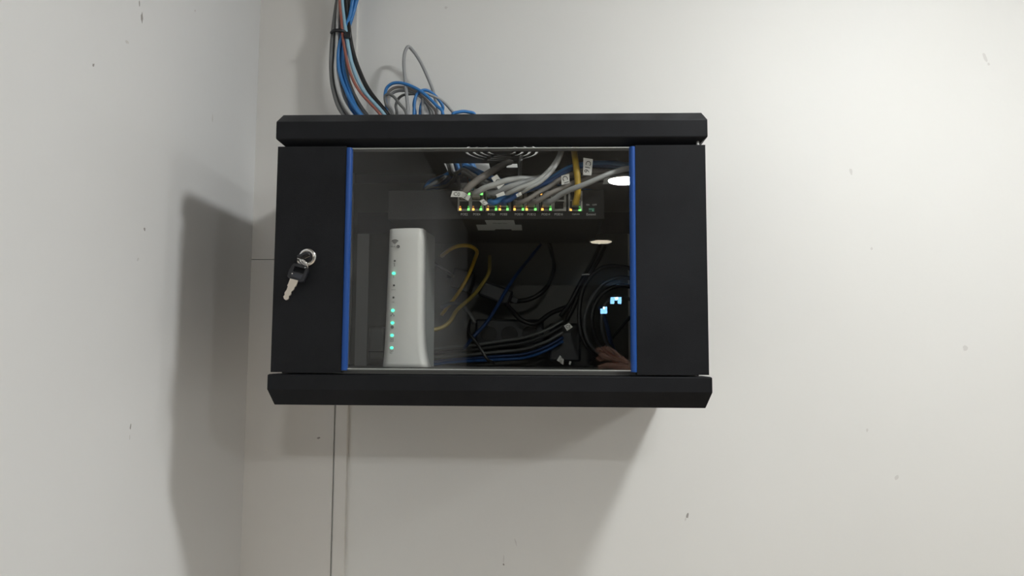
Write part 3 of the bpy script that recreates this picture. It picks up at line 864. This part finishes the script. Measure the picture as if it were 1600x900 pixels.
flag('blank bright white tag wrapped on the blue cord', [(774.5, 304), (787, 299), (789.5, 304.5), (777, 308.5)], .020)
flag('tiny white tag marked C at the fourth port', [(749, 314), (756, 311), (763, 318), (757, 321)], .026, 'C', 5, -0.6)
flag('small white tag half turned away among the lower cords', [(806, 303.5), (814, 299.5), (815.5, 304.5), (808, 308)], .020, 'C', 4, 0.3)
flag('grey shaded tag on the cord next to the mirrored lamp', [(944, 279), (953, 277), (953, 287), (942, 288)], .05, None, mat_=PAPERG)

# ------------------------------------------------------------------ things in the lower half of the cabinet
def dull(label, colr, pp, r=.003, y=.25):
    cable(label, colr, path(y, *pp), r, group='loose cables in the bottom of the cabinet')
dull('yellow cable bowing over behind the white router', 'yellow', [(690, 400, .22), (703, 390, .2), (716, 384.5, .19), (732, 384, .2), (745, 392, .23), (742, 405, .26), (732, 430, .28), (718, 455, .29), (703, 475, .30), (690, 492, .31)], .0032)
dull('yellow cable swinging in to the foot of the white router', 'yellow_shaded', [(765, 400, .30), (764, 425, .28), (752, 446, .26), (738, 463, .24), (722, 477, .22), (712, 487, .2), (704, 501, .18), (692, 511, .165), (676, 515.5, .155), (664, 516, .15)], .0033)
dull('black lead from the router to a dark adapter', 'black', [(674, 408, .16), (684, 415, .18), (697, 424, .21), (708, 432, .24)], .0030)
dull('deep blue cable slanting across the middle', 'blue_shaded', [(845, 382, .33), (828, 403, .31), (808, 428, .28), (790, 455, .25), (776, 480, .23), (757, 508, .21), (738, 528, .2), (725, 545, .22)], .0030)
dull('black cable pair, upper strand, slanting to the right', 'black', [(938, 382, .30), (930, 400, .27), (917, 425, .25), (903, 450, .24), (892, 472, .24), (876, 494, .25)], .0042)
dull('black cable pair, lower strand, slanting to the right', 'black', [(946, 385, .29), (936, 405, .26), (922, 428, .24), (909, 452, .23), (898, 476, .23), (885, 502, .24)], .0038)
dull('large dark coil strand, outermost, in the right corner', 'black', [(1000, 425, .2), (975, 417, .2), (945, 417, .2), (925, 430, .2), (910, 455, .2), (905, 490, .2), (908, 520, .2), (920, 545, .2), (940, 562, .21)], .0036)
dull('second dark coil strand in the right corner', 'dim', [(1002, 442, .18), (975, 433, .18), (948, 440, .18), (930, 458, .18), (918, 480, .18), (913, 510, .18), (920, 535, .18), (936, 552, .19), (965, 563, .2)], .0030)
dull('inner dark coil strand below the lit mirrored panes', 'black', [(1000, 452, .16), (970, 446, .16), (945, 456, .16), (930, 475, .16), (925, 500, .16), (932, 530, .17), (950, 552, .18), (980, 566, .2)], .0034)
dull('innermost thin dark coil strand in the right corner', 'dim', [(990, 470, .15), (965, 462, .15), (946, 475, .15), (940, 500, .15), (945, 530, .16), (965, 555, .18)], .0026)
dull('dark blue cable hanging down at the right side', 'blue_shaded', [(938, 480, .21), (946, 500, .2), (951, 520, .2), (958, 545, .21), (970, 564, .22)], .0036)
dull('black cable slanting beside the right door strip', 'black', [(985, 495, .2), (970, 512, .21), (955, 530, .22), (940, 548, .23), (920, 566, .25)], .0028)
for i, (lab, colr, a, b) in enumerate([  # floor strands take darkened colours that stand for the shade down there
        ('uppermost pale strand of the cables lying on the cabinet floor', 'dark', 541, 527), ('second strand lying on the cabinet floor, shaded grey', 'dim', 548, 535),
        ('third strand lying on the cabinet floor, grey', 'dark', 555, 545), ('blue strand lying on the cabinet floor', 'blue_shaded', 561, 553), ('lowest bluish strand on the cabinet floor', 'deep', 565, 559)]):
    dull(lab, colr, [(675, a + 5, .27), (705, a + 1, .27), (735, a - 1, .27), (775, (a + b) / 2, .265), (820, b, .26), (855, b - 12, .245), (880, b - 26, .245)], .0026)
dull('black lead looping down in front of the floor cables', 'black', [(735, 500, .22), (733, 520, .19), (744, 535, .185), (754, 550, .18), (762, 562, .18), (772, 567, .19)], .0026)
dull('black cable sagging across under the dark adapter', 'black', [(785, 470, .28), (800, 485, .26), (815, 500, .25), (835, 506, .25), (860, 490, .26), (890, 478, .27)], .0040)
dull('dark cable bow above the power strip', 'dark', [(690, 480, .3), (705, 474, .28), (722, 478, .27), (735, 492, .26), (742, 505, .26)], .0034)

def adapter(name, label, cat, px0, px1, py0, py1, y, depth, m, tilt=0.0):
    a, b = P(px0, py1, y), P(px1, py0, y)
    c = V(((a.x + b.x) / 2, y, (a.z + b.z) / 2)); hx, hz = (b.x - a.x) / 2, (b.z - a.z) / 2
    t = thing(name, label, cat, V((c.x, y + depth / 2, c.z - hz)))
    M = Matrix.Translation(c) @ Matrix.Rotation(tilt, 4, 'Y')
    MB().box(-hx, hx, 0, depth, -hz, hz, M).build('casing', m, t, bevel=0.004)
    return t, M, hx, hz
t, M, hx, hz = adapter('power_adapter', 'black brick adapter slanting behind the deep blue cable', 'adapter', 748, 800, 445, 470, .27, .035, BPLAS, 0.35)
MB().box(hx, hx + .012, .010, .022, -.005, .005, M).build('strain_relief', BPLAS, t, bevel=.001)
t, M, hx, hz = adapter('power_adapter', 'dark plug adapter on the back wall, right of the router', 'adapter', 704, 738, 420, 452, .30, .05, mat('dark_grey_plastic', (0.03, 0.03, 0.03), .5), 0.25)
MB().box(-hx - .01, -hx, .015, .027, -.004, .006, M).build('strain_relief', BPLAS, t, bevel=.001)
t, M, hx, hz = adapter('power_strip', 'black power strip lying behind the floor cables', 'power strip', 742, 850, 499, 545, .28, .05, BPLAS)
for k in range(3):
    MB().lathe([(.014, .0), (.014, .001), (.012, -.001)], M @ Matrix.Translation((-hx * .6 + k * hx * .6, -.0005, 0)) @ Matrix.Rotation(math.pi / 2, 4, 'X'), 20).build('socket', HOLE, t)
t, M, hx, hz = adapter('media_converter', 'small black box with white tags in the right half', 'adapter', 858, 908, 505, 565, .26, .04, BPLAS)
MB().box(-hx * .6, hx * .6, -.001, .0005, hz * .5, hz * .7, M).build('vent', HOLE, t)
t, M, hx, hz = adapter('modem_box', 'small pale box at the left foot of the router', 'box', 575, 600, 510, 562, .16, .05, mat('dull_grey_plastic', (0.20, 0.20, 0.19), .5))
MB().box(-hx, hx, -.0006, .0004, -hz * .55, -hz * .5, M).build('seam', HOLE, t)
flag('crumpled white tag among the dark cables, upper of two', [(881, 509), (889, 504.5), (895, 511), (886, 517)], .15, 'C5', 5, -0.6)
flag('white tag standing at the bottom among the dark cables', [(875, 555), (881, 562), (880, 570), (870, 563)], .14, 'C15', 4, -1.0)
flag('tiny white tag tip at the bottom, beside the standing tag', [(890, 564), (893, 565), (891, 570), (888.5, 569)], .14)
cable('pale cable tie on the pair of slanting black cables', 'light', path(.225, (909, 429.5), (917, 428.5), (927, 430)), .0012, name='cable_tie')

# ------------------------------------------------------------------ the photographer (only the hand and the phone show, mirrored in the glass)
SHOE = mat('black_shoe', (0.01, 0.01, 0.01), 0.5)
def skinned(name, nodes, edges, root, levels=2):
    """one continuous surface grown round a skeleton; nodes: (point, radius or (rx, ry))"""
    me = bpy.data.meshes.new(name)
    me.from_pydata([tuple(p) for p, _ in nodes], edges, [])
    o = bpy.data.objects.new(name, me)
    COL.objects.link(o)
    sk = o.modifiers.new('skin', 'SKIN')
    for i, (_, r) in enumerate(nodes):
        me.skin_vertices[0].data[i].radius = r if isinstance(r, tuple) else (r, r)
        me.skin_vertices[0].data[i].use_root = (i == root)
    sk.use_smooth_shade = True
    ss = o.modifiers.new('sub', 'SUBSURF')
    ss.levels = ss.render_levels = levels
    bpy.context.view_layer.update()
    m2 = bpy.data.meshes.new_from_object(o.evaluated_get(bpy.context.evaluated_depsgraph_get()))
    bpy.data.objects.remove(o)
    return m2
N, E = [], []
def node(x, y, z, r, link=None):
    N.append((V((x, y, z)), r))
    if link is not None:
        E.append((link, len(N) - 1))
    return len(N) - 1
BX, BYY = 0.47, -1.52
pel = node(BX, BYY, -0.60, (.15, .11))
wst = node(BX, BYY, -0.42, (.135, .10), pel)
che = node(BX, BYY, -0.20, (.15, .11), wst)
nek = node(BX, BYY + .01, -0.035, .055, che)
jaw = node(BX, BYY + .03, 0.035, (.062, .078), nek)
mid = node(BX, BYY + .035, 0.100, (.072, .092), jaw)
top = node(BX, BYY + .02, 0.160, (.055, .070), mid)
nos = node(BX - .01, BYY + .135, 0.075, .010, mid)
for sx in (-1, 1):
    hip = node(BX + sx * .09, BYY, -0.70, .085, pel)
    kne = node(BX + sx * .11, BYY + .02, -1.08, .058, hip)
    ank = node(BX + sx * .12, BYY - .01, -1.46, .040, kne)
    toe = node(BX + sx * .135, BYY + .16, -1.515, (.040, .028), ank)
# left arm hangs at the side
sh = node(BX - .18, BYY, -0.145, .058, che)
el = node(BX - .225, BYY - .01, -0.42, .044, sh)
wr = node(BX - .215, BYY + .05, -0.66, (.030, .022), el)
pa = node(BX - .21, BYY + .07, -0.74, (.036, .018), wr)
for k, (dy, dz, L) in enumerate(((.035, -.01, .070), (.012, -.015, .078), (-.012, -.015, .072), (-.033, -.010, .056))):
    a = node(BX - .21, BYY + .07 + dy, -0.79, .0105, pa)
    b = node(BX - .20, BYY + .075 + dy, -0.79 - L * .55, .0088, a)
    node(BX - .185, BYY + .08 + dy, -0.79 - L, .0078, b)
a = node(BX - .195, BYY + .115, -0.75, .011, pa)
node(BX - .185, BYY + .135, -0.795, .009, a)
# right arm reaches forward and holds the phone
sh = node(BX + .18, BYY + .01, -0.140, .058, che)
el = node(0.525, -1.290, -0.225, .045, sh)
fm = node(0.425, -1.212, -0.125, .038, el)
wr = node(0.338, -1.148, -0.034, (.029, .022), fm)
pa = node(0.306, -1.126, -0.002, (.026, .020), wr)
for pts, r in ((((0.284, -1.108, 0.029), (0.259, -1.089, 0.044), (0.224, -1.0905, 0.038)), .0088),
               (((0.284, -1.104, 0.012), (0.258, -1.085, 0.021), (0.226, -1.0900, 0.013)), .0090),
               (((0.286, -1.105, -0.005), (0.261, -1.086, -0.002), (0.231, -1.0905, -0.010)), .0086),
               (((0.290, -1.110, -0.021), (0.268, -1.091, -0.022), (0.242, -1.0915, -0.029)), .0076)):
    a = node(*pts[0], r * 1.15, pa)
    b = node(*pts[1], r, a)
    node(*pts[2], r * .86, b)
a = node(0.300, -1.146, 0.012, .0125, pa)
b = node(0.270, -1.134, 0.026, .0105, a)
node(0.236, -1.1185, 0.024, .0092, b)
bm_ = skinned('person', N, E, pel)
pr = thing('person', 'person in black shirt and dark trousers holding up a phone, mirrored hand in the glass', 'person', (BX, BYY, FZ))
for m_ in (SKIN, CLOTH, TROUS, SHOE):
    bm_.materials.append(m_)
for p in bm_.polygons:
    c = p.center
    arm_r = c.x > BX + .20 or (c.y > -1.40 and c.z > -0.5)
    arm_l = c.x < BX - .17 and c.z < -0.28
    k = 2
    if c.z > -0.075 and abs(c.x - BX) < .12 and c.y < -1.34:
        k = 0
    elif c.y > -1.36 and c.z > -0.5:
        k = 0
    elif arm_l:
        k = 0
    elif c.z > -0.63:
        k = 1
    elif c.z < -1.455:
        k = 3
    p.material_index = k
for v in bm_.vertices:
    v.co -= V(pr.location)
body = bpy.data.objects.new('body', bm_)
COL.objects.link(body); body.parent = pr
hair = MB()
for sgn in (1,):
    rings = []
    for k in range(8):
        t = k / 7
        a = math.radians(-8 + 96 * t)
        rings.append([V((BX + .079 * math.cos(a) * math.cos(b), BYY + .020 + .098 * math.cos(a) * math.sin(b), 0.105 + .090 * math.sin(a) + (.028 if math.sin(b) > .3 else -.02) * (1 - t))) for b in [2 * math.pi * q_ / 20 for q_ in range(20)]])
    hair.loft(rings, True, True)
hair.build('hair', HAIR, pr)
EYE = mat('eye_white', (.7, .7, .68), .3)
for sx in (-1, 1):
    Me = Matrix.Translation((BX + sx * .030, BYY + .108, 0.098))
    MB().lathe([(.0005, -.010), (.007, -.007), (.010, 0), (.007, .007), (.0005, .010)], Me, 12).build('eye', EYE, pr)
    MB().lathe([(.0048, 0), (.0040, .0012), (.0005, .0016)], frame(V((BX + sx * .030, BYY + .1172, 0.098)), UX, V((0, 1, 0))), 14).build('iris', HAIR, pr)
    MB().tube([V((BX + sx * q_, BYY + .117 - q_ * .25, 0.116 + (.004 if q_ == .030 else 0))) for q_ in (.014, .030, .046)], .0028, 6, 4).build('eyebrow', HAIR, pr)
    MB().lathe([(.001, -.022), (.010, -.018), (.014, 0), (.011, .018), (.001, .022)], Matrix.Translation((BX + sx * .076, BYY + .03, 0.085)) @ Matrix.Diagonal((.4, 1, 1, 1)), 12).build('ear', SKIN, pr)
MB().loft([[V((BX + .024 * math.cos(a) * k_, BYY + .112 + .004 * j_, 0.040 + .006 * math.sin(a) * k_)) for a in [2 * math.pi * q_ / 12 for q_ in range(12)]] for j_, k_ in ((0, 1), (1, .7))]).build('mouth', mat('lips', (.36, .14, .12), .5), pr)
ph = thing('mobile_phone', 'black mobile phone held level in the hand mirrored in the glass', 'phone', (0.145, -1.104, -0.036))
MB().box(0.062, 0.228, -1.108, -1.100, -0.036, 0.041).build('body', BPLAS, ph, bevel=0.0025)
MB().box(0.066, 0.224, -1.1086, -1.1078, -0.032, 0.037).build('display', mat('phone_display', (0.01, 0.01, 0.012), 0.08, emit=((.7, .7, .68), .25)), ph)
MB().box(0.068, 0.092, -1.1002, -1.0985, 0.002, 0.036).build('camera_bump', mat('phone_camera_glass', (0.01, 0.01, 0.012), 0.15), ph, bevel=0.002)
for zc in (0.010, 0.027):
    MB().lathe([(.006, 0), (.006, .0008), (.0045, .001), (.001, .0006)], frame((0.080, -1.0986, zc), UX, V((0, 1, 0))), 20).build('lens', HOLE, ph)

# ------------------------------------------------------------------ lift everything so that the floor is at height 0
for o in list(scn.objects):
    if o.parent is None and o.type != 'CAMERA':
        o.location.z += Z0
